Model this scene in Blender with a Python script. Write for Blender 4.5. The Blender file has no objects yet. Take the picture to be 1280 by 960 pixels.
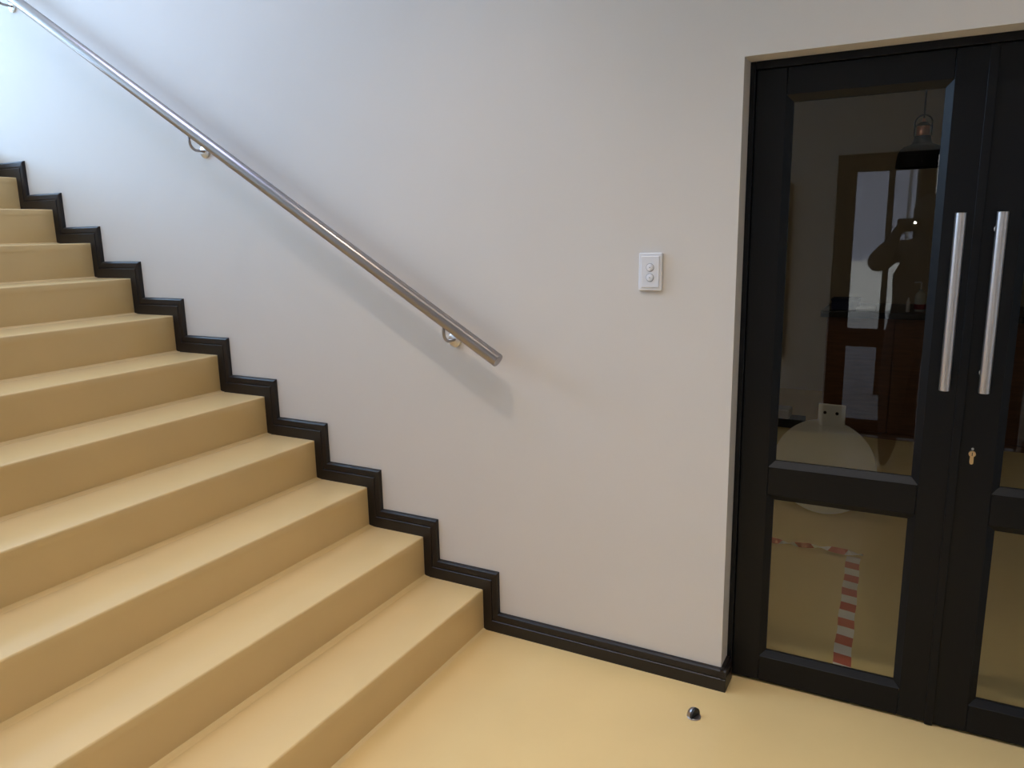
import bpy, bmesh, math, random
from mathutils import Vector, Matrix
random.seed(7)
S = bpy.context.scene
COL = S.collection

# ------------------------------------------------------------------ camera
CAM = Vector((1.4255, -2.3519, 1.5473))
YAW, PITCH, ROLL, FOC = -0.4973, -0.1999, -0.0202, 944.09
cy, sy, cp, sp = math.cos(YAW), math.sin(YAW), math.cos(PITCH), math.sin(PITCH)
fwd = Vector((sy*cp, cy*cp, sp)); rt = Vector((cy, -sy, 0.0)); up = rt.cross(fwd)
cr, sr = math.cos(ROLL), math.sin(ROLL)
ax, ay = cr*rt + sr*up, -sr*rt + cr*up
cam_d = bpy.data.cameras.new('camera'); cam = bpy.data.objects.new('camera', cam_d); COL.objects.link(cam)
cam_d.sensor_fit = 'HORIZONTAL'; cam_d.sensor_width = 36.0; cam_d.lens = 36.0*FOC/1280.0
cam_d.clip_start = 0.005; cam_d.clip_end = 200
M = Matrix((ax, ay, -fwd)).transposed().to_4x4(); M.translation = CAM
cam.matrix_world = M
S.camera = cam

# ------------------------------------------------------------------ world, big lights, exposure
W = bpy.data.worlds.new('world'); S.world = W; W.use_nodes = True
bg = W.node_tree.nodes['Background']
bg.inputs[0].default_value = (0.73, 0.82, 1.0, 1); bg.inputs[1].default_value = 1.3

def area(name, loc, rot, sx, sy_, power, col):
    d = bpy.data.lights.new(name, 'AREA'); d.shape = 'RECTANGLE'; d.size = sx; d.size_y = sy_
    d.energy = power; d.color = col
    o = bpy.data.objects.new(name, d); COL.objects.link(o); o.location = loc; o.rotation_euler = rot
    return o
# daylight entering by the tall landing window on the left
WINDOW_POWER = 262
area('landing_window_daylight', (-6.18, -1.55, 3.50), (0, -math.pi/2, 0), 1.75, 1.95, WINDOW_POWER, (0.40, 0.65, 1.0))
# sun on the yard outside; it comes from behind the stair wall, so none enters the hall directly
sun_d = bpy.data.lights.new('sun', 'SUN'); sun_d.energy = 8.0; sun_d.angle = 0.01; sun_d.color = (1.0, 0.95, 0.88)
sun = bpy.data.objects.new('sun', sun_d); COL.objects.link(sun)
sun.rotation_euler = Vector((-0.15, -0.80, -0.60)).to_track_quat('-Z', 'Y').to_euler()
# cool fill added over the flight; the ceiling above has no opening
STAIR_FILL_POWER = 26
area('stair_fill', (-1.60, -1.05, 4.57), (0, 0, 0), 1.4, 1.4, STAIR_FILL_POWER, (0.58, 0.66, 1.0)).data.spread = math.radians(110)
# soft fill added under the lowered ceiling (its housing is built with the downlights)
HALL_FILL_POWER = 11.3
area('hall_fill_beam', (1.00, -1.50, 3.275), (0, 0, 0), 1.15, 1.15, HALL_FILL_POWER, (0.92, 0.92, 0.98)).data.spread = math.radians(82)
DOWNLIGHT_POWER = 50
SERVERY_FILL_POWER = 3.3
DOWNLIGHT_COL = (1.0, 0.86, 0.70)

S.view_settings.view_transform = 'Standard'; S.view_settings.look = 'None'
S.view_settings.gamma = 1.0; S.view_settings.use_curve_mapping = False
S.view_settings.exposure = 0.0

# ------------------------------------------------------------------ materials
def srgb(r, g, b):
    f = lambda c: (c/255/12.92) if c/255 <= 0.04045 else ((c/255+0.055)/1.055)**2.4
    return (f(r), f(g), f(b), 1)
def mat(name, col, rough=0.5, metal=0.0, noise=0.0, nscale=8.0, bump=0.0, bscale=200.0, coat=0.0, spec=0.5, stretch=None, aniso=0.0):
    m = bpy.data.materials.new(name); m.use_nodes = True
    nt = m.node_tree; b = nt.nodes['Principled BSDF']
    b.inputs['Base Color'].default_value = col; b.inputs['Roughness'].default_value = rough
    b.inputs['Metallic'].default_value = metal; b.inputs['Coat Weight'].default_value = coat
    b.inputs['Specular IOR Level'].default_value = spec
    if aniso: b.inputs['Anisotropic'].default_value = aniso
    tc = nt.nodes.new('ShaderNodeTexCoord')
    src = tc.outputs['Object']
    if stretch:
        mp = nt.nodes.new('ShaderNodeMapping'); mp.inputs['Scale'].default_value = stretch
        nt.links.new(src, mp.inputs['Vector']); src = mp.outputs['Vector']
    if noise > 0:
        n = nt.nodes.new('ShaderNodeTexNoise'); n.inputs['Scale'].default_value = nscale; n.inputs['Detail'].default_value = 5
        nt.links.new(src, n.inputs['Vector'])
        r = nt.nodes.new('ShaderNodeValToRGB')
        lo = tuple(c*(1-noise) for c in col[:3])+(1,); hi = tuple(min(1, c*(1+noise)) for c in col[:3])+(1,)
        r.color_ramp.elements[0].position = 0.3; r.color_ramp.elements[0].color = lo
        r.color_ramp.elements[1].position = 0.7; r.color_ramp.elements[1].color = hi
        nt.links.new(n.outputs['Fac'], r.inputs['Fac']); nt.links.new(r.outputs['Color'], b.inputs['Base Color'])
    if bump > 0:
        n2 = nt.nodes.new('ShaderNodeTexNoise'); n2.inputs['Scale'].default_value = bscale; n2.inputs['Detail'].default_value = 3
        nt.links.new(src, n2.inputs['Vector'])
        bp = nt.nodes.new('ShaderNodeBump'); bp.inputs['Strength'].default_value = bump; bp.inputs['Distance'].default_value = 0.002
        nt.links.new(n2.outputs['Fac'], bp.inputs['Height']); nt.links.new(bp.outputs['Normal'], b.inputs['Normal'])
    return m
def emit(name, col, s):
    m = bpy.data.materials.new(name); m.use_nodes = True; nt = m.node_tree
    nt.nodes.remove(nt.nodes['Principled BSDF']); e = nt.nodes.new('ShaderNodeEmission')
    e.inputs[0].default_value = col; e.inputs[1].default_value = s
    nt.links.new(e.outputs[0], nt.nodes['Material Output'].inputs[0]); return m
def glass(name, tint=(0.93, 0.95, 0.94, 1), f0=0.042):
    m = bpy.data.materials.new(name); m.use_nodes = True; nt = m.node_tree
    nt.nodes.remove(nt.nodes['Principled BSDF'])
    t = nt.nodes.new('ShaderNodeBsdfTransparent'); t.inputs[0].default_value = tint
    g = nt.nodes.new('ShaderNodeBsdfGlossy'); g.inputs['Roughness'].default_value = 0.0
    lw = nt.nodes.new('ShaderNodeLayerWeight'); lw.inputs['Blend'].default_value = 0.5
    p = nt.nodes.new('ShaderNodeMath'); p.operation = 'POWER'; p.inputs[1].default_value = 5
    ma = nt.nodes.new('ShaderNodeMath'); ma.operation = 'MULTIPLY_ADD'; ma.inputs[1].default_value = 1-f0; ma.inputs[2].default_value = f0
    mx = nt.nodes.new('ShaderNodeMixShader')
    L = nt.links.new
    L(lw.outputs['Facing'], p.inputs[0]); L(p.outputs[0], ma.inputs[0]); L(ma.outputs[0], mx.inputs['Fac'])
    L(t.outputs[0], mx.inputs[1]); L(g.outputs[0], mx.inputs[2]); L(mx.outputs[0], nt.nodes['Material Output'].inputs[0])
    return m

M_WALL = mat('painted_plaster', srgb(222, 214, 206), 0.62, bump=0.10, bscale=90, noise=0.012, nscale=3)
M_CEIL = mat('ceiling_paint', srgb(235, 232, 226), 0.8, bump=0.05, bscale=120)
M_FLOOR = mat('cream_vinyl', srgb(225, 193, 133), 0.24, noise=0.035, nscale=2.2, bump=0.03, bscale=35, spec=0.45)
M_STEP = mat('stair_vinyl', srgb(221, 189, 132), 0.22, noise=0.03, nscale=3.0, bump=0.03, bscale=30, spec=0.45)
M_SKIRT = mat('black_brown_gloss', srgb(25, 18, 17), 0.42, noise=0.12, nscale=20, spec=0.5)
M_DOOR = mat('charcoal_powder_coat', srgb(14, 14, 17), 0.42, bump=0.04, bscale=400, spec=0.25)
M_STEEL = mat('brushed_steel', (0.40, 0.37, 0.37, 1), 0.30, 1.0)
M_STEELD = mat('satin_steel_bar', (0.66, 0.61, 0.59, 1), 0.30, 1.0, bump=0.04, bscale=60, stretch=(30, 30, 1))
M_CHROME = mat('chrome', (0.75, 0.74, 0.74, 1), 0.28, 1.0)
M_BRASS = mat('brass', (0.80, 0.58, 0.33, 1), 0.30, 1.0)
M_WHITE = mat('white_plastic', srgb(232, 230, 232), 0.35, noise=0.01)
M_GREYMARK = mat('grey_print', srgb(150, 150, 158), 0.5)
M_RUBBER = mat('black_rubber', srgb(22, 20, 19), 0.6)
M_GLASS = glass('door_glass')
M_WINGLASS = glass('window_glass')
M_LAMP = emit('lamp_lens', (1.0, 0.86, 0.70, 1), 30)
M_BLACKLAMP = mat('matt_black_lamp', srgb(9, 8, 8), 0.6, spec=0.25)
M_COPPER = mat('copper', (0.78, 0.40, 0.28, 1), 0.28, 1.0)
M_CABLE = mat('lamp_cable', srgb(40, 30, 24), 0.6)
M_WOOD = mat('counter_wood', srgb(110, 70, 44), 0.4, noise=0.25, nscale=6, stretch=(1, 1, 9))
M_GRANITE = mat('dark_granite', srgb(30, 27, 24), 0.35, noise=0.25, nscale=160)
M_BLUE = mat('navy_card', srgb(22, 30, 66), 0.6)
M_DISC = mat('white_board', srgb(236, 234, 230), 0.45, noise=0.03, nscale=5)
M_DARKWALL = mat('servery_paint', srgb(200, 188, 168), 0.7)
M_TAPEW = mat('white_tape', srgb(225, 215, 205), 0.35)
M_PAVE = mat('outside_paving', srgb(175, 175, 178), 0.8, noise=0.1, nscale=4)
M_FACADE = mat('outside_facade', srgb(160, 165, 188), 0.8, noise=0.05, nscale=2)
M_FACADEW = mat('outside_white', srgb(240, 240, 242), 0.7)
M_BOARDG = mat('grey_felt', srgb(176, 172, 166), 0.9)
M_CLOTH = mat('dark_clothing', srgb(52, 40, 36), 0.85, bump=0.2, bscale=300)
M_HAIR = mat('dark_hair', srgb(24, 18, 15), 0.6)
M_PHONE = mat('phone_black', srgb(18, 18, 20), 0.2)
M_LED = emit('phone_led', (1.0, 0.95, 0.88, 1), 250)
M_REDLIQ = mat('red_label', srgb(120, 30, 40), 0.4)
M_CLEAR = mat('clear_plastic', srgb(190, 195, 195), 0.15)

# stripes across a tape: position along local Y
def stripe_mat():
    m = mat('red_white_tape', srgb(225, 215, 205), 0.35); nt = m.node_tree; b = nt.nodes['Principled BSDF']
    uv = nt.nodes.new('ShaderNodeTexCoord'); sx = nt.nodes.new('ShaderNodeSeparateXYZ')
    nt.links.new(uv.outputs['UV'], sx.inputs[0])
    fr = nt.nodes.new('ShaderNodeMath'); fr.operation = 'FRACT'; nt.links.new(sx.outputs['Y'], fr.inputs[0])
    gt = nt.nodes.new('ShaderNodeMath'); gt.operation = 'GREATER_THAN'; gt.inputs[1].default_value = 0.5
    nt.links.new(fr.outputs[0], gt.inputs[0])
    mx = nt.nodes.new('ShaderNodeMixRGB'); mx.inputs[1].default_value = srgb(226, 214, 205); mx.inputs[2].default_value = srgb(190, 62, 48)
    nt.links.new(gt.outputs[0], mx.inputs[0]); nt.links.new(mx.outputs[0], b.inputs['Base Color'])
    return m
M_TAPE = stripe_mat()

# ------------------------------------------------------------------ mesh helpers
def link(name, me, m, parent=None, smooth=False):
    o = bpy.data.objects.new(name, me); COL.objects.link(o)
    if m: me.materials.append(m)
    if parent: o.parent = parent
    if smooth:
        for p in me.polygons: p.use_smooth = True
    return o
def bm_obj(name, bm, m, parent=None, smooth=False):
    me = bpy.data.meshes.new(name); bmesh.ops.recalc_face_normals(bm, faces=bm.faces); bm.to_mesh(me); bm.free()
    return link(name, me, m, parent, smooth)
def empty(name, loc=(0, 0, 0), rz=0.0):
    o = bpy.data.objects.new(name, None); COL.objects.link(o); o.empty_display_size = 0.1
    o.location = loc; o.rotation_euler = (0, 0, rz); return o
def tag(o, label=None, cat=None, group=None, kind=None):
    if label: o['label'] = label
    if cat: o['category'] = cat
    if group: o['group'] = group
    if kind: o['kind'] = kind
    return o
def add_box(bm, x0, x1, y0, y1, z0, z1, bev=0.0, seg=2):
    vs = [bm.verts.new((x, y, z)) for x in (x0, x1) for y in (y0, y1) for z in (z0, z1)]
    q = [(0, 1, 3, 2), (4, 6, 7, 5), (0, 4, 5, 1), (2, 3, 7, 6), (0, 2, 6, 4), (1, 5, 7, 3)]
    fs = [bm.faces.new([vs[i] for i in f]) for f in q]
    if bev:
        es = list({e for f in fs for e in f.edges})
        bmesh.ops.bevel(bm, geom=es, offset=bev, segments=seg, profile=0.5, affect='EDGES')
def box(name, x0, x1, y0, y1, z0, z1, m, parent=None, bev=0.0, seg=2):
    bm = bmesh.new(); add_box(bm, x0, x1, y0, y1, z0, z1, bev, seg); return bm_obj(name, bm, m, parent)
def prism(name, pts, axis, a, b, m, parent=None, bev=0.0):
    """extrude a 2-D polygon: axis 'y' -> pts are (x,z); 'x' -> (y,z); 'z' -> (x,y)"""
    bm = bmesh.new()
    def P(p, t):
        return {'y': (p[0], t, p[1]), 'x': (t, p[0], p[1]), 'z': (p[0], p[1], t)}[axis]
    A = [bm.verts.new(P(p, a)) for p in pts]; B = [bm.verts.new(P(p, b)) for p in pts]
    n = len(pts); bm.faces.new(A); bm.faces.new(B[::-1])
    for i in range(n): bm.faces.new((A[i], B[i], B[(i+1) % n], A[(i+1) % n]))
    return bm_obj(name, bm, m, parent)
def tube_bm(bm, path, r, n=16, caps=True):
    path = [Vector(p) for p in path]; rings = []
    t0 = (path[1]-path[0]).normalized(); ref = Vector((0, 0, 1)) if abs(t0.z) < 0.9 else Vector((1, 0, 0))
    u = t0.cross(ref).normalized()
    for i, p in enumerate(path):
        t = (path[min(i+1, len(path)-1)] - path[max(i-1, 0)]).normalized()
        u = (u - t*u.dot(t)).normalized(); w = t.cross(u)
        rr = r[i] if isinstance(r, (list, tuple)) else r
        rings.append([bm.verts.new(p + rr*(math.cos(2*math.pi*k/n)*u + math.sin(2*math.pi*k/n)*w)) for k in range(n)])
    for a, b in zip(rings, rings[1:]):
        for k in range(n): bm.faces.new((a[k], a[(k+1) % n], b[(k+1) % n], b[k]))
    if caps: bm.faces.new(rings[0][::-1]); bm.faces.new(rings[-1])
def smooth_auto(o, ang=40):
    me = o.data
    for p in me.polygons: p.use_smooth = True
    bm = bmesh.new(); bm.from_mesh(me)
    for e in bm.edges:
        e.smooth = not (len(e.link_faces) == 2 and e.calc_face_angle(0) > math.radians(ang))
    bm.to_mesh(me); bm.free(); return o
def tube(name, path, r, m, parent=None, n=16):
    bm = bmesh.new(); tube_bm(bm, path, r, n); return smooth_auto(bm_obj(name, bm, m, parent))
def lathe(name, prof, m, parent=None, n=40, loc=(0, 0, 0), closed=False):
    bm = bmesh.new(); rings = []
    for r, z in prof:
        rings.append([bm.verts.new((loc[0]+max(r, 1e-4)*math.cos(2*math.pi*k/n), loc[1]+max(r, 1e-4)*math.sin(2*math.pi*k/n), loc[2]+z)) for k in range(n)])
    for a, b in zip(rings, rings[1:]):
        for k in range(n): bm.faces.new((a[k], a[(k+1) % n], b[(k+1) % n], b[k]))
    if closed:
        a, b = rings[-1], rings[0]
        for k in range(n): bm.faces.new((a[k], a[(k+1) % n], b[(k+1) % n], b[k]))
    else:
        bm.faces.new(rings[0][::-1]); bm.faces.new(rings[-1])
    return smooth_auto(bm_obj(name, bm, m, parent))

# ------------------------------------------------------------------ room shell
R, T = 0.17, 0.275              # riser, tread
NSTEP = 12
WY = 0.018                       # face of the stair wall; the skirting stands 18 mm proud (y = 0)
XL, XR = -6.20, 3.6              # left / right walls
YF = -3.36                       # entrance wall behind the camera
ZC = 4.6
OX0, OX1, OZ = 0.925, 2.170, 2.027   # doorway in the stair wall
TH = 0.24

def wall_poly(name, boxes, m):
    bm = bmesh.new()
    for b in boxes: add_box(bm, *b)
    o = bm_obj(name, bm, m); o['kind'] = 'structure'; return o

# floor: hall and servery beyond the glass doors
o = box('floor', XL, XR, YF-0.02, 6.0, -0.12, 0.0, M_FLOOR); tag(o, 'cream yellow vinyl floor running from the hall through the glass doors', kind='structure')
o = wall_poly('wall_back', [(XL, OX0, WY, WY+TH, 0, ZC), (OX0, OX1, WY, WY+TH, OZ, ZC), (OX1, XR, WY, WY+TH, 0, ZC)], M_WALL)
tag(o, 'white plastered stair wall with the glass door recess')
o = box('ceiling', XL-0.2, XR+0.2, YF-0.3, WY+TH, ZC, ZC+0.15, M_CEIL); tag(o, 'plain white ceiling of the stair hall', kind='structure')
ZH = 3.30                        # lower ceiling over the foot of the stairs and the doors
o = box('ceiling_lower', -0.30, XR, YF, WY, ZH, ZH+0.25, M_CEIL); tag(o, 'lowered white ceiling over the doors holding the downlights', kind='structure')
# left wall with landing window
wy0, wy1, wz0, wz1 = -2.55, -0.55, 2.60, 4.40
o = wall_poly('wall_left', [(XL-0.2, XL, YF-0.3, wy0, 0, ZC), (XL-0.2, XL, wy1, WY+TH, 0, ZC), (XL-0.2, XL, wy0, wy1, 0, wz0), (XL-0.2, XL, wy0, wy1, wz1, ZC)], M_WALL)
tag(o, 'white wall at the head of the stairs with the landing window')
o = box('wall_right', XR, XR+0.2, YF-0.3, 6.2, 0, ZC, M_WALL); tag(o, 'white wall beyond the glass doors on the right', kind='structure')
# entrance wall behind the camera
EX0, EX1, EZ = 0.84, 2.085, 2.027
o = wall_poly('wall_front', [(XL, EX0, YF-0.22, YF, 0, ZC), (EX1, XR, YF-0.22, YF, 0, ZC), (EX0, EX1, YF-0.22, YF, EZ, ZC)], M_WALL)
tag(o, 'white entrance wall behind the camera, mirrored in the door glass')

def window(name, axis, c, a0, a1, z0, z1, nm, label):
    e = tag(empty(name, (0, 0, 0)), label, kind='structure'); w = 0.05
    def bx(nme, p0, p1, q0, q1, d, m):
        if axis == 'x': return box(nme, c-d, c+d, p0, p1, q0, q1, m, e)
        return box(nme, p0, p1, c-d, c+d, q0, q1, m, e)
    bx('window_frame', a0, a1, z0, z0+w, 0.03, M_DOOR); bx('window_frame', a0, a1, z1-w, z1, 0.03, M_DOOR)
    bx('window_frame', a0, a0+w, z0+w, z1-w, 0.03, M_DOOR); bx('window_frame', a1-w, a1, z0+w, z1-w, 0.03, M_DOOR)
    for k in range(1, nm):
        x = a0 + (a1-a0)*k/nm; bx('mullion', x-0.02, x+0.02, z0+w, z1-w, 0.025, M_DOOR)
    for k in range(nm):
        x = a0 + (a1-a0)*k/nm; x2 = a0 + (a1-a0)*(k+1)/nm
        bx('pane', x+0.02, x2-0.02, z0+w, z1-w, 0.003, M_WINGLASS)
    return e
window('window_1', 'x', XL-0.10, wy0, wy1, wz0, wz1, 3, 'dark framed landing window above the stairs')

sk3 = tag(empty('stair_fill_frame', (-1.60, -1.05, ZC)), 'added frame round the fill light over the flight of stairs', kind='structure')  # made-up frame for the stair fill, mounted under a solid ceiling
for a in ((-0.78, 0.78, -0.78, -0.72), (-0.78, 0.78, 0.72, 0.78), (-0.78, -0.72, -0.72, 0.72), (0.72, 0.78, -0.72, 0.72)):
    box('window_frame', a[0], a[1], a[2], a[3], -0.04, -0.0005, M_WHITE, sk3)
box('pane', -0.72, 0.72, -0.72, 0.72, -0.012, -0.006, M_CEIL, sk3)

# servery room shell
o = box('wall_servery_far', -1.42, XR, 5.2, 5.4, 0, 2.9, M_DARKWALL); tag(o, 'dim far wall of the servery behind the counter', kind='structure')
o = box('wall_servery_left', -1.42, -1.2, WY+TH, 5.2, 0, 2.9, M_DARKWALL); tag(o, 'dim side wall of the servery', kind='structure')
o = box('ceiling_servery', -1.42, XR, WY+TH, 5.4, 2.9, 3.05, M_CEIL); tag(o, 'ceiling of the servery room', kind='structure')

# ------------------------------------------------------------------ staircase
st = tag(empty('staircase', (0, 0, 0)), 'cream vinyl staircase climbing to the left along the white wall', 'staircase')
YS = -2.0
def step_tread(k):
    x1 = -(k-1)*T; x0 = x1 - T if k < NSTEP else XL+0.005
    z = k*R; r = 0.007
    pts = [(x0, z-0.03), (x1-0.0, z-0.03), (x1, z-r)]
    for a in (30, 60): pts.append((x1-r+r*math.cos(math.radians(a)), z-r+r*math.sin(math.radians(a))))
    pts += [(x1-r, z), (x0, z)]
    # slight roll-down of the nosing, as vinyl is formed over it
    return smooth_auto(prism('tread', pts, 'y', 0.0, YS, M_STEP, st), 50)
for k in range(1, NSTEP+1):
    step_tread(k)
    x1 = -(k-1)*T
    box('riser', x1-0.02, x1-0.0008, YS, 0.0, (k-1)*R, k*R-0.03+0.002, M_STEP, st)
    # coved vinyl fillet where tread (or floor) turns up into the riser
    zc = (k-1)*R; c = 0.022 if k > 1 else 0.010
    pts = [(x1-0.001, zc+0.0065), (x1+0.0015, zc+0.0060), (x1+0.004, zc+0.0042), (x1+c*0.6, zc+0.0026), (x1+c, zc+0.0014), (x1+c+0.002, zc+0.0003), (x1-0.001, zc-0.001)]
    smooth_auto(prism('cove', pts, 'y', -0.0005, YS, M_STEP, st), 50)
# closed outer side of the flight
pts = [(0-0.03, 0)]
for k in range(1, NSTEP+1): pts += [(-(k-1)*T-0.025, k*R-0.035), (-k*T-0.025, k*R-0.035)]
pts = pts[:-1] + [(XL+0.005, NSTEP*R-0.035), (XL+0.005, 0)]
prism('stringer', pts, 'y', YS+0.02, YS+0.06, M_WALL, st)

# ------------------------------------------------------------------ stepped skirting (each straight length mitred)
sk = tag(empty('baseboard_back'), 'black stepped skirting board following the stairs and the wall foot', kind='structure')
WX, WZ = 0.066, 0.080
prof = [(0.0, WY), (0.0, 0.0), (0.55, 0.0), (0.585, 0.004), (0.62, 0.004), (0.655, 0.001), (0.90, 0.003), (0.97, 0.008), (1.0, WY)]   # (u, y)
corners = [(0.945-WX, 0.0), (0.0, 0.0)]
for k in range(1, NSTEP+1):
    corners += [(-(k-1)*T, k*R), (-k*T, k*R)]
corners[-1] = (XL, NSTEP*R)
def skirt_piece(c0, c1, endplain=False, m=M_SKIRT):
    bm = bmesh.new(); A = []; B = []
    for u, y in prof:
        A.append(bm.verts.new((c0[0]+(WX if endplain else WX*u), y, c0[1]+WZ*u)))
        B.append(bm.verts.new((c1[0]+WX*u, y, c1[1]+WZ*u)))
    n = len(prof)
    for i in range(n): bm.faces.new((A[i], B[i], B[(i+1) % n], A[(i+1) % n]))
    bm.faces.new(A); bm.faces.new(B[::-1])
    return bm_obj('board', bm, m, sk)
for i in range(len(corners)-1): skirt_piece(corners[i], corners[i+1], endplain=(i == 0))
# return of the skirting round the wall end into the door recess
bm = bmesh.new()
for (x0, x1, z0, z1) in ((OX0+0.0005, 0.9455, 0, 0.046), (OX0+0.0005, 0.9425, 0.046, 0.072), (OX0+0.0005, 0.936, 0.072, 0.080)):
    add_box(bm, x0, x1, 0.0008 if z1 < 0.05 else 0.003, 0.100, z0, z1)
bm_obj('board', bm, M_SKIRT, sk)
# skirting of the entrance wall, seen only mirrored in the glass
s2 = tag(empty('baseboard_front'), 'black skirting along the entrance wall', kind='structure')
box('board', -0.1, EX0-0.02, YF, YF+0.018, 0, 0.08, M_SKIRT, s2, 0.004)
box('board', EX1+0.02, XR, YF, YF+0.018, 0, 0.08, M_SKIRT, s2, 0.004)

# ------------------------------------------------------------------ glazed doors
LW = 0.603
def leaf(name, loc, rz, label, handle_side, lock, hinge=True):
    """local: x 0..LW, face at y=0 looking to -y, depth to +y 0.040"""
    e = tag(empty(name, loc, rz), label, kind='structure')
    D = 0.040; s0, s1 = 0.088, LW-0.085
    if handle_side == 'left': s0, s1 = 0.098, LW-0.088
    box('stile', 0, s0, 0, D, 0.008, 2.003, M_DOOR, e, 0.0015, 1)
    box('stile', s1, LW, 0, D, 0.008, 2.003, M_DOOR, e, 0.0015, 1)
    for z0, z1 in ((0.008, 0.100), (0.682, 0.778), (1.925, 2.003)):
        box('rail', s0+0.0006, s1-0.0006, 0.0004, D-0.0004, z0, z1, M_DOOR, e, 0.0015, 1)
    for z0, z1 in ((0.100, 0.682), (0.778, 1.925)):
        i = 0.019
        for kind in ('b', 't', 'l', 'r'):
            bm = bmesh.new()
            sec = [(0.0, 0.0015), (i, 0.016), (i, 0.026), (0.0, D-0.0015)]     # (inset, depth)
            A = []; B = []
            for u, y in sec:
                if kind == 'b': A.append((s0+u, y, z0+u)); B.append((s1-u, y, z0+u))
                if kind == 't': A.append((s0+u, y, z1-u)); B.append((s1-u, y, z1-u))
                if kind == 'l': A.append((s0+u, y, z0+u)); B.append((s0+u, y, z1-u))
                if kind == 'r': A.append((s1-u, y, z0+u)); B.append((s1-u, y, z1-u))
            A = [bm.verts.new(p) for p in A]; B = [bm.verts.new(p) for p in B]
            for q in range(4): bm.faces.new((A[q], B[q], B[(q+1) % 4], A[(q+1) % 4]))
            bm.faces.new(A); bm.faces.new(B[::-1])
            bm_obj('glazing_bead', bm, M_DOOR, e)
        box('glass_pane', s0+0.006, s1-0.006, 0.0185, 0.0235, z0+0.006, z1-0.006, M_GLASS, e)
    hx = LW-0.0425 if handle_side == 'right' else 0.0475
    h = tube('pull_handle', [(hx, -0.075, 1.085), (hx, -0.075, 1.086), (hx, -0.075, 1.571), (hx, -0.075, 1.572)], [0.0125, 0.0138, 0.0138, 0.0125], M_STEELD, e, 32)
    h['label'] = 'brushed steel pull bar'
    for z in (1.130, 1.527):
        tube('standoff', [(hx, -0.070, z), (hx, -0.004, z), (hx, -0.0035, z), (hx, 0.0, z)], [0.008, 0.008, 0.012, 0.012], M_CHROME, h, 16)
    if lock:
        lx = 0.040
        bm = bmesh.new(); pts = []
        for a in range(-60, 241, 12): pts.append((lx+0.0088*math.cos(math.radians(a)), 0.892+0.0088*math.sin(math.radians(a))))
        pts += [(lx-0.0048, 0.872)]
        for a in range(180, 361, 30): pts.append((lx+0.0048*math.cos(math.radians(a)), 0.866+0.0048*math.sin(math.radians(a))))
        A = [bm.verts.new((x, -0.007, z)) for x, z in pts]; B = [bm.verts.new((x, 0.002, z)) for x, z in pts]
        n = len(pts); bm.faces.new(A); bm.faces.new(B[::-1])
        for q in range(n): bm.faces.new((A[q], B[q], B[(q+1) % n], A[(q+1) % n]))
        lk = bm_obj('lock_cylinder', bm, M_BRASS, e); lk['label'] = 'brass lock cylinder'
        box('keyhole', lx-0.001, lx+0.001, -0.0075, -0.0065, 0.887, 0.897, M_RUBBER, lk)
        tube('screw', [(lx, -0.003, 0.906), (lx, 0.001, 0.906)], 0.0035, M_CHROME, e, 12)
    if hinge:
        hxx = -0.010 if handle_side == 'right' else LW+0.010
        for z0, z1 in ((0.03, 0.20), (1.76, 1.96)):
            g = tube('hinge', [(hxx, -0.004, z0), (hxx, -0.004, z1)], 0.0055, M_DOOR, e, 12)
            tube('hinge_pin', [(hxx, -0.004, z1), (hxx, -0.004, z1+0.004)], 0.0042, M_STEEL, g, 10)
    return e
DY = 0.115
leaf('door_1', (0.943, DY, 0), 0, 'left glazed leaf of the charcoal double door, pull bar on its right stile', 'right', False)
leaf('door_2', (1.551, DY, 0), 0, 'right glazed leaf of the charcoal double door, cut by the photo edge', 'left', True)
fr = tag(empty('trim_1'), 'charcoal door frame round the glazed double door', kind='structure')
box('jamb', OX0+0.0005, 0.9415, 0.104, 0.175, 0, OZ-0.0005, M_DOOR, fr, 0.001, 1)
box('jamb', 2.1555, OX1-0.0005, 0.104, 0.175, 0, OZ-0.0005, M_DOOR, fr, 0.001, 1)
box('head', 0.9420, 2.1550, 0.104, 0.175, 2.0045, OZ-0.0005, M_DOOR, fr, 0.001, 1)
box('stop_bead', 0.9420, 2.1550, 0.157, 0.170, 1.985, 2.0040, M_DOOR, fr)
box('meeting_strip', 1.5380, 1.5600, 0.1085, 0.1145, 0.004, 2.003, M_DOOR, fr, 0.001, 1)

# entrance doors behind the camera (mirrored in the glass)
leaf('door_3', (EX0+0.018+LW, YF-0.045, 0), math.pi, 'charcoal glazed entrance door behind the camera, mirrored in the glass', 'left', False)
leaf('door_4', (EX0+0.022+2*LW, YF-0.045, 0), math.pi, 'second charcoal glazed entrance door behind the camera', 'right', True)
f2 = tag(empty('trim_2'), 'charcoal frame of the entrance doors behind the camera', kind='structure')
box('jamb', EX0+0.0005, EX0+0.0165, YF-0.11, YF-0.035, 0, EZ-0.0005, M_DOOR, f2)
box('jamb', EX1-0.0145, EX1-0.0005, YF-0.11, YF-0.035, 0, EZ-0.0005, M_DOOR, f2)
box('head', EX0+0.017, EX1-0.015, YF-0.11, YF-0.035, 2.0045, EZ-0.0005, M_DOOR, f2)

# ------------------------------------------------------------------ handrail
hr = tag(empty('handrail', (0, 0, 0)), 'round brushed steel handrail fixed to the white stair wall', 'handrail')
RY = -0.060
def rz(x): return 1.103 - 0.6075*(x-0.12)
A = Vector((0.128, RY, rz(0.128))); B = Vector((-3.0, RY, rz(-3.0))); d = (A-B).normalized()
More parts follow.
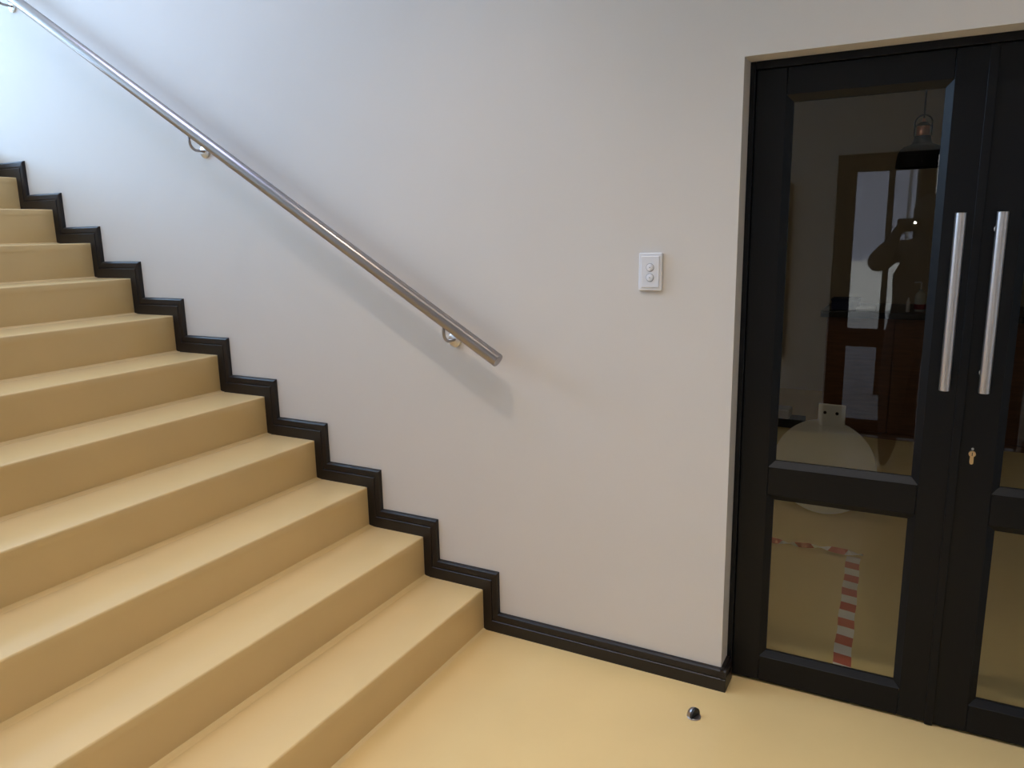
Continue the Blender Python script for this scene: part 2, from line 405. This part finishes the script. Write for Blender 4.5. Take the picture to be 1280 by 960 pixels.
# the mesh is laid along its own X axis so that the brushing runs lengthwise
Ln = (A-B).length
bar = tube('rail_bar', [(0, 0, 0), (0.001, 0, 0), (Ln-0.002, 0, 0), (Ln, 0, 0)], [0.0235, 0.0248, 0.0248, 0.0235], M_STEEL, hr, 48)
bar.location = B; bar.rotation_euler = (0, math.atan2(-d.z, d.x), 0)
for bx_ in (-0.098, -1.345, -2.600):
    zr = rz(bx_)-0.023; zb = zr-0.060
    path = [(bx_, WY-0.004, zb), (bx_, -0.020, zb)]
    for i in range(1, 9):
        a = math.radians(90*i/8); path.append((bx_, RY+0.036-0.036*math.sin(a), zb+0.036-0.036*math.cos(a)))
    path += [(bx_, RY, zr+0.004)]
    br = tube('bracket', path, 0.0058, M_STEEL, hr, 14)
    tube('rosette', [(bx_, WY, zb), (bx_, WY-0.006, zb), (bx_, WY-0.008, zb)], [0.0275, 0.0275, 0.025], M_CHROME, br, 32)

# ------------------------------------------------------------------ light switch
sw = tag(empty('light_switch', (0.656, WY, 1.41)), 'white rectangular wall switch plate between the handrail and the doors', 'light switch')
bm = bmesh.new(); add_box(bm, -0.0385, 0.0385, -0.009, 0, -0.060, 0.060, 0.003, 2); bm_obj('plate', bm, M_WHITE, sw)
bm = bmesh.new(); add_box(bm, -0.030, 0.030, -0.0115, -0.0085, -0.050, 0.050, 0.0012, 2); bm_obj('cover', bm, M_WHITE, sw)
for zc_ in (0.014, -0.018):
    b = tube('button', [(0, -0.0110, zc_), (0, -0.0135, zc_), (0, -0.0142, zc_)], [0.0115, 0.0115, 0.0100], M_WHITE, sw, 28)
    r_ = bmesh.new()
    prev = None
    n = 28; rings = []
    for rr in (0.0119, 0.0132):
        rings.append([r_.verts.new((rr*math.cos(2*math.pi*k/n), -0.0117, zc_+rr*math.sin(2*math.pi*k/n))) for k in range(n)])
    for k in range(n): r_.faces.new((rings[0][k], rings[0][(k+1) % n], rings[1][(k+1) % n], rings[1][k]))
    bm_obj('ring', r_, M_GREYMARK, b)
    box('mark', -0.0015, 0.0015, -0.0146, -0.0140, zc_-0.0015, zc_+0.0015, M_GREYMARK, b)

# ------------------------------------------------------------------ door stop on the floor
ds = tag(empty('door_stop', (0.885, -0.172, 0), math.radians(-22)), 'small half-dome metal door stop with black rubber face on floor', 'door stop')
lathe('base_plate', [(0.0225, 0), (0.0225, 0.003), (0.021, 0.0045), (0.0, 0.0045)], M_STEEL, ds)
bm = bmesh.new(); n = 20; rows = []
for i in range(0, 11):
    ph = math.radians(90*i/10); row = []
    for k in range(n+1):
        th = math.radians(90 + 180*k/n)
        row.append(bm.verts.new((0.0215*math.cos(ph)*math.cos(th), 0.0215*math.cos(ph)*math.sin(th), 0.0045+0.027*math.sin(ph))))
    rows.append(row)
for a, b in zip(rows, rows[1:]):
    for k in range(n): bm.faces.new((a[k], a[k+1], b[k+1], b[k]))
bmesh.ops.remove_doubles(bm, verts=bm.verts, dist=1e-5)
bm_obj('dome', bm, M_STEEL, ds, True)
pts = [(0.0215*math.cos(math.radians(a)), 0.0045+0.027*math.sin(math.radians(a))) for a in range(0, 181, 10)]
prism('rubber_face', pts, 'x', 0.0, 0.0075, M_RUBBER, ds)

# ------------------------------------------------------------------ downlights in the ceiling
for i, (x, y) in enumerate(((0.08, -1.05), (1.60, -0.95))):
    lab = ('recessed ceiling downlight above the foot of the stairs', 'recessed ceiling downlight in front of the glass doors', 'recessed ceiling downlight above the middle of the stairs')[i]
    e = tag(empty('downlight', (x, y, ZH)), lab, 'downlight', 'ceiling downlights')
    lathe('trim_ring', [(0.040, -0.001), (0.058, -0.001), (0.058, -0.006), (0.045, -0.010), (0.040, -0.006)], M_WHITE, e, 32, closed=True)
    lathe('lens', [(0.0395, -0.0045), (0.0395, -0.002), (0.001, -0.002)], M_LAMP, e, 32)
    ld = bpy.data.lights.new('downlight_beam', 'SPOT'); ld.energy = DOWNLIGHT_POWER*(1.0, 1.4)[i]; ld.color = DOWNLIGHT_COL
    ld.spot_size = math.radians(105); ld.spot_blend = 1.0; ld.shadow_soft_size = 0.02
    lo = bpy.data.objects.new('downlight_beam', ld); COL.objects.link(lo); lo.parent = e; lo.location = (0, 0, -0.02)

pn = tag(empty('hall_fill_panel', (1.00, -1.50, ZH)), 'square white panel added in the lowered ceiling for the soft fill', 'fill lamp')  # unseen housing made up for the soft hall fill
for a in ((-0.63, 0.63, -0.63, -0.58), (-0.63, 0.63, 0.58, 0.63), (-0.63, -0.58, -0.58, 0.58), (0.58, 0.63, -0.58, 0.58)):
    box('fill_panel_frame', a[0], a[1], a[2], a[3], -0.022, -0.0005, M_WHITE, pn, 0.002, 1)
box('fill_panel_face', -0.58, 0.58, -0.58, 0.58, -0.012, -0.002, M_CEIL, pn)

# ------------------------------------------------------------------ inside the servery
# barrier tape stuck to the floor
def ribbon(name, pts, width, period, label, ups=None, thick=0.0006):
    me = bpy.data.meshes.new(name); bm = bmesh.new(); uvl = bm.loops.layers.uv.new('UVMap')
    L = 0; rows = []; prev = None
    for i, p in enumerate(pts):
        p = Vector(p)
        if prev is not None: L += (p-prev).length
        prev = p
        t = (Vector(pts[min(i+1, len(pts)-1)]) - Vector(pts[max(i-1, 0)])).normalized()
        tw = ups[i] if ups else 0.0
        side = t.cross(Vector((0, 0, 1))).normalized(); nrm = side.cross(t).normalized()
        s = side*math.cos(tw) + nrm*math.sin(tw); nn = -side*math.sin(tw) + nrm*math.cos(tw)
        ring = [(p - s*width/2 + nn*thick, 0), (p + s*width/2 + nn*thick, 1), (p + s*width/2, 1), (p - s*width/2, 0)]
        rows.append([(bm.verts.new(q), L/period + 0.10*w) for q, w in ring])
    for a, b in zip(rows, rows[1:]):
        for k in range(4):
            q = [a[k], a[(k+1) % 4], b[(k+1) % 4], b[k]]
            f = bm.faces.new([v for v, _ in q])
            for lp, (_, uvv) in zip(f.loops, q): lp[uvl].uv = (0.5, uvv)
    for r_ in (rows[0], rows[-1]): bm.faces.new([v for v, _ in r_])
    bmesh.ops.recalc_face_normals(bm, faces=bm.faces); bm.to_mesh(me); bm.free()
    o = link(name, me, M_TAPE); return tag(o, label, 'tape', 'floor tape behind the door')
p0, p1 = Vector((1.279, 0.29, 0.001)), Vector((1.240, 1.345, 0.001))
ribbon('barrier_tape', [p0.lerp(p1, i/20) + Vector((0.002*math.sin(i*1.3), 0, 0)) for i in range(21)], 0.060, 0.142, 'red and white striped tape strip running away on the floor behind the glass')
n = 30; pts = []; tw = []
for i in range(n+1):
    f = i/n; pts.append((0.62+0.66*f, 1.345+0.012*math.sin(f*7), 0.022+0.006*math.sin(f*11))); tw.append(0.25+1.1*math.sin(f*13.0))
ribbon('barrier_tape', pts, 0.030, 0.15, 'twisted red and white tape strand lying across the floor behind the glass', tw)

# fill lamp added on the servery ceiling to brighten the room, out of view
sl = tag(empty('servery_fill', (0.20, 1.40, 2.9)), 'round flush fill lamp added on the servery ceiling above the tape', 'fill lamp')
lathe('fill_lamp_base', [(0.15, -0.0005), (0.16, -0.004), (0.16, -0.02), (0.15, -0.024), (0.0, -0.024)], M_WHITE, sl, 32)
lathe('fill_lamp_cover', [(0.14, -0.0245), (0.13, -0.045), (0.09, -0.062), (0.0, -0.068)], M_CEIL, sl, 32)
ld = bpy.data.lights.new('servery_fill_beam', 'AREA'); ld.shape = 'DISK'; ld.size = 0.28; ld.energy = SERVERY_FILL_POWER; ld.color = (1.0, 0.93, 0.82)
lo = bpy.data.objects.new('servery_fill_beam', ld); COL.objects.link(lo); lo.parent = sl; lo.location = (0, 0, -0.075)

# round white board with tab
bd = tag(empty('round_board', (1.035, 1.86, 0), math.radians(-6)), 'round white board with a two-holed tab standing behind the glass door', 'board')
bm = bmesh.new(); n = 64; rr = 0.262; cz = 0.270
pts = []
for k in range(n):
    a = math.radians(90) + 2*math.pi*(k+0.5)/n
    pts.append((rr*math.cos(a), cz+rr*math.sin(a)))
A = [bm.verts.new((x, -0.006, z)) for x, z in pts]; B = [bm.verts.new((x, 0.006, z)) for x, z in pts]
bm.faces.new(A); bm.faces.new(B[::-1])
for q in range(n): bm.faces.new((A[q], B[q], B[(q+1) % n], A[(q+1) % n]))
disc = bm_obj('disc', bm, M_DISC, bd)
tab = box('tab', -0.042, 0.092, -0.0075, 0.0045, 0.500, 0.618, M_DISC, bd, 0.002, 1)
for x in (-0.008, 0.052):
    tube('hole', [(x, -0.0082, 0.572), (x, -0.0070, 0.572)], 0.0085, M_RUBBER, tab, 16)
prism('rear_prop', [(0.006, 0.32), (0.012, 0.32), (0.19, 0.0), (0.17, 0.0)], 'x', -0.10, 0.10, M_DISC, bd)

# counter
CY = 3.62
ct = tag(empty('servery_counter', (0.83, CY, 0)), 'brown wooden servery counter standing behind the glass doors', 'counter')
box('body', 0.02, 2.7, 0.02, 0.62, 0.06, 0.885, M_WOOD, ct)
box('plinth', 0.03, 2.7, 0.05, 0.60, 0.0, 0.06, M_RUBBER, ct)
box('base_strip', 0.0, 2.7, 0.004, 0.02, 0.0, 0.045, M_WOOD, ct)
for i in range(6):
    box('front_panel', 0.0+0.45*i+0.002, 0.45*(i+1)-0.002, 0.0, 0.02, 0.048, 0.885, M_WOOD, ct, 0.002, 1)
o = box('worktop', 0.79, 3.56, CY-0.05, CY+0.66, 0.886, 0.930, M_GRANITE, None, 0.004, 2)
tag(o, 'dark stone worktop lying on the wooden servery counter', 'worktop')
bx = tag(empty('storage_box', (0.935, CY+0.14, 0.93)), 'dark navy box standing at the left end of the worktop', 'box')
box('carton', -0.085, 0.10, -0.08, 0.08, 0, 0.066, M_BLUE, bx, 0.002, 1); box('lid', -0.089, 0.104, -0.084, 0.084, 0.0665, 0.083, M_BLUE, bx, 0.002, 1)
o = box('napkin_tray', 1.02, 1.145, CY+0.03, CY+0.15, 0.93, 0.955, M_WHITE, None, 0.006, 2); tag(o, 'small white tray beside the navy box on the worktop', 'tray')
b1 = tag(empty('pump_bottle', (1.425, CY+0.13, 0.93)), 'clear pump bottle with a red label at the worktop', 'bottle')
lathe('bottle_body', [(0.035, 0), (0.037, 0.005), (0.037, 0.10), (0.030, 0.125), (0.014, 0.14), (0.014, 0.155), (0.0, 0.155)], M_CLEAR, b1, 24)
lathe('label_band', [(0.0375, 0.015), (0.0378, 0.016), (0.0378, 0.050), (0.0375, 0.051)], M_REDLIQ, b1, 24)
tube('pump', [(0, 0, 0.15), (0, 0, 0.20), (-0.005, 0, 0.205), (-0.045, 0, 0.203)], 0.006, M_WHITE, b1, 10)
o = lathe('slim_bottle', [(0.012, 0), (0.013, 0.004), (0.013, 0.07), (0.006, 0.085), (0.006, 0.10), (0.0, 0.10)], M_WHITE, None, 20, (1.352, CY+0.06, 0.93))
tag(o, 'slim white bottle left of the pump bottle', 'bottle')
# low grey box left of the counter
lb = tag(empty('floor_box', (0.50, 3.74, 0)), 'low grey metal box on a black foot left of the counter', 'box')
box('foot', -0.16, 0.20, -0.06, 0.10, 0, 0.07, M_RUBBER, lb); box('casing', -0.15, 0.10, -0.07, 0.08, 0.0705, 0.145, M_STEEL, lb, 0.012, 2)

# pendant lamp
px, py, pz = 1.362, 3.0, 1.874
pl = tag(empty('pendant_lamp', (px, py, pz)), 'black dome pendant lamp with copper neck hanging behind the left door glass', 'pendant lamp')
outer = [(0.136, 0.0), (0.134, 0.045), (0.128, 0.082), (0.118, 0.106), (0.100, 0.122), (0.074, 0.132), (0.057, 0.140), (0.050, 0.152), (0.047, 0.168), (0.046, 0.184)]
sh = outer + [(r_-0.004, z_-(0.004 if 0.1 < z_ < 0.15 else 0.0)) for r_, z_ in outer[::-1]]
lathe('shade', sh, M_BLACKLAMP, pl, 48, closed=True)
nk = lathe('copper_neck', [(0.036, 0.184), (0.040, 0.186), (0.036, 0.191), (0.036, 0.238), (0.040, 0.243), (0.034, 0.248), (0.013, 0.262), (0.006, 0.285), (0.0, 0.287)], M_COPPER, pl, 32)
lathe('collar', [(0.0405, 0.239), (0.041, 0.246), (0.032, 0.254), (0.014, 0.264), (0.012, 0.262), (0.032, 0.247)], M_BLACKLAMP, nk, 32, closed=True)
pth = [(0.046, 0, 0.182)] + [(0.046*math.cos(math.radians(a)), 0, 0.258+0.046*math.sin(math.radians(a))) for a in range(0, 181, 12)] + [(-0.046, 0, 0.182)]
tube('bail', pth, 0.0045, M_BLACKLAMP, pl, 10)
tube('cable', [(0, 0, 0.285), (0, 0, 2.9-pz)], 0.005, M_CABLE, pl, 8)

# ------------------------------------------------------------------ entrance side: notice board, photographer, view outside
nb = tag(empty('notice_board', (0.13, YF, 1.21)), 'grey notice board on the entrance wall, mirrored at the left edge of the glass', 'board')
box('panel', -0.40, 0.40, 0.0, 0.012, -0.62, 0.62, M_BOARDG, nb)
for a in ((-0.42, 0.42, -0.64, -0.62), (-0.42, 0.42, 0.62, 0.64), (-0.42, -0.40, -0.62, 0.62), (0.40, 0.42, -0.62, 0.62)):
    box('frame', a[0], a[1], 0.0, 0.018, a[2], a[3], M_DOOR, nb)

def person():
    root = tag(empty('person', (1.44, -2.78, 0)), 'person in dark clothing holding up a phone, mirrored in the glass', 'person')
    V = []; RAD = []; E = []
    def v(x, y, z, r, par=None):
        V.append((x, y, z)); RAD.append(r); i = len(V)-1
        if par is not None: E.append((par, i))
        return i
    pel = v(0, 0, 0.90, (0.195, 0.13))
    wa = v(0, 0.0, 1.05, (0.175, 0.12), pel); ch = v(0, 0.0, 1.24, (0.215, 0.14), wa); sh_ = v(0, -0.01, 1.37, (0.12, 0.085), ch)
    nk_ = v(0, 0.005, 1.44, (0.055, 0.055), sh_); h0 = v(0, 0.03, 1.50, (0.062, 0.075), nk_)
    h1 = v(0, 0.03, 1.57, (0.078, 0.098), h0); h2 = v(0, 0.02, 1.64, (0.070, 0.085), h1); v(0, 0.02, 1.685, (0.04, 0.05), h2)
    for s in (-1, 1):
        hip = v(s*0.115, 0, 0.80, (0.112, 0.11), pel); kn = v(s*0.135, 0.02, 0.47, (0.088, 0.085), hip)
        an = v(s*0.140, -0.01, 0.10, (0.058, 0.058), kn); ft = v(s*0.145, 0.06, 0.045, (0.040, 0.035), an); v(s*0.15, 0.16, 0.035, (0.036, 0.025), ft)
        sd = v(s*0.190, -0.005, 1.375, (0.080, 0.075), sh_)
        el = v(s*0.270, 0.12, 1.30, (0.080, 0.070), sd)
        wx = -0.135 if s < 0 else 0.085
        fa = v(wx+s*0.085, 0.23, 1.39, (0.058, 0.050), el); wr = v(wx+s*0.045, 0.315, 1.450, (0.034, 0.028), fa)
        pm = v(wx+s*0.032, 0.355, 1.490, (0.034, 0.018), wr)
        for q, (dz, ln) in enumerate(((0.045, 0.058), (0.022, 0.064), (0.000, 0.060), (-0.020, 0.050))):
            k0 = v(wx+s*0.020, 0.372, 1.500+dz, (0.010, 0.010), pm)
            k1 = v(wx-s*0.004, 0.378, 1.512+dz, (0.009, 0.009), k0); v(wx-s*0.004-s*(ln-0.045), 0.374, 1.515+dz, (0.008, 0.008), k1)
        t0 = v(wx+s*0.028, 0.338, 1.515, (0.011, 0.011), pm); v(wx+s*0.006, 0.338, 1.540, (0.009, 0.009), t0)
    me = bpy.data.meshes.new('body'); me.from_pydata(V, E, []); o = bpy.data.objects.new('body', me); COL.objects.link(o)
    o.parent = root; me.materials.append(M_CLOTH)
    md = o.modifiers.new('skin', 'SKIN'); md.use_smooth_shade = True
    if not me.skin_vertices: return root
    for i, r_ in enumerate(RAD):
        me.skin_vertices[0].data[i].radius = r_
    me.skin_vertices[0].data[0].use_root = True
    o.modifiers.new('sub', 'SUBSURF').levels = 2; o.modifiers['sub'].render_levels = 2
    # hair cap
    bm = bmesh.new(); bmesh.ops.create_uvsphere(bm, u_segments=24, v_segments=16, radius=1.0)
    for vv in bm.verts:
        c = vv.co
        c.x *= 0.094; c.y = c.y*0.112 - 0.012; c.z *= 0.115
        if c.y > 0.03: c.y = 0.03 + (c.y-0.03)*0.35
        c.y += 0.02; c.z += 1.605
    bm_obj('hair', bm, M_HAIR, root, True)
    return root
person()
ph = tag(empty('smartphone', (1.415, -2.362, 1.535)), 'black smartphone held up by the person mirrored in the glass', 'phone')
box('case', -0.140, 0.022, -0.0085, 0.0, -0.037, 0.037, M_PHONE, ph, 0.003, 2)
tube('flash', [(-0.050, -0.001, 0.012), (-0.050, 0.0006, 0.012)], 0.0075, M_LED, ph, 14)

o = box('ground', -14, 16, -30, YF-0.22, -0.14, -0.02, M_PAVE); tag(o, 'grey paving outside the entrance', kind='structure')
fb = tag(empty('building', (1.0, -13.0, -0.02)), 'pale grey building across the yard, seen mirrored in the door glass', 'building')
box('facade', -8, 8, -3, 0, 0, 6.0, M_FACADE, fb); box('plinth_band', -8, 8, 0, 0.10, 0, 0.9, M_FACADEW, fb); box('lintel_band', -8, 8, 0, 0.12, 2.6, 3.0, M_FACADEW, fb)
for x in (-5.0, -2.5, 0.4, 3.2): box('column', x, x+0.3, 0.0, 0.25, 0.9, 2.6, M_FACADEW, fb)
for x in (-4.0, -1.2, 1.6): box('window', x, x+1.3, -0.02, 0.03, 3.3, 4.6, M_PHONE, fb)
o = box('veranda_post', 1.10, 1.15, -5.10, -5.05, -0.02, 3.2, M_DOOR, None, 0.004, 1); tag(o, 'slim dark post outside the entrance, mirrored in the door glass', 'post')
o = box('rain_pipe', 1.26, 1.29, -5.10, -5.07, -0.02, 3.2, M_FACADEW, None, 0.004, 1); tag(o, 'thin white pipe outside the entrance, mirrored in the door glass', 'pipe')
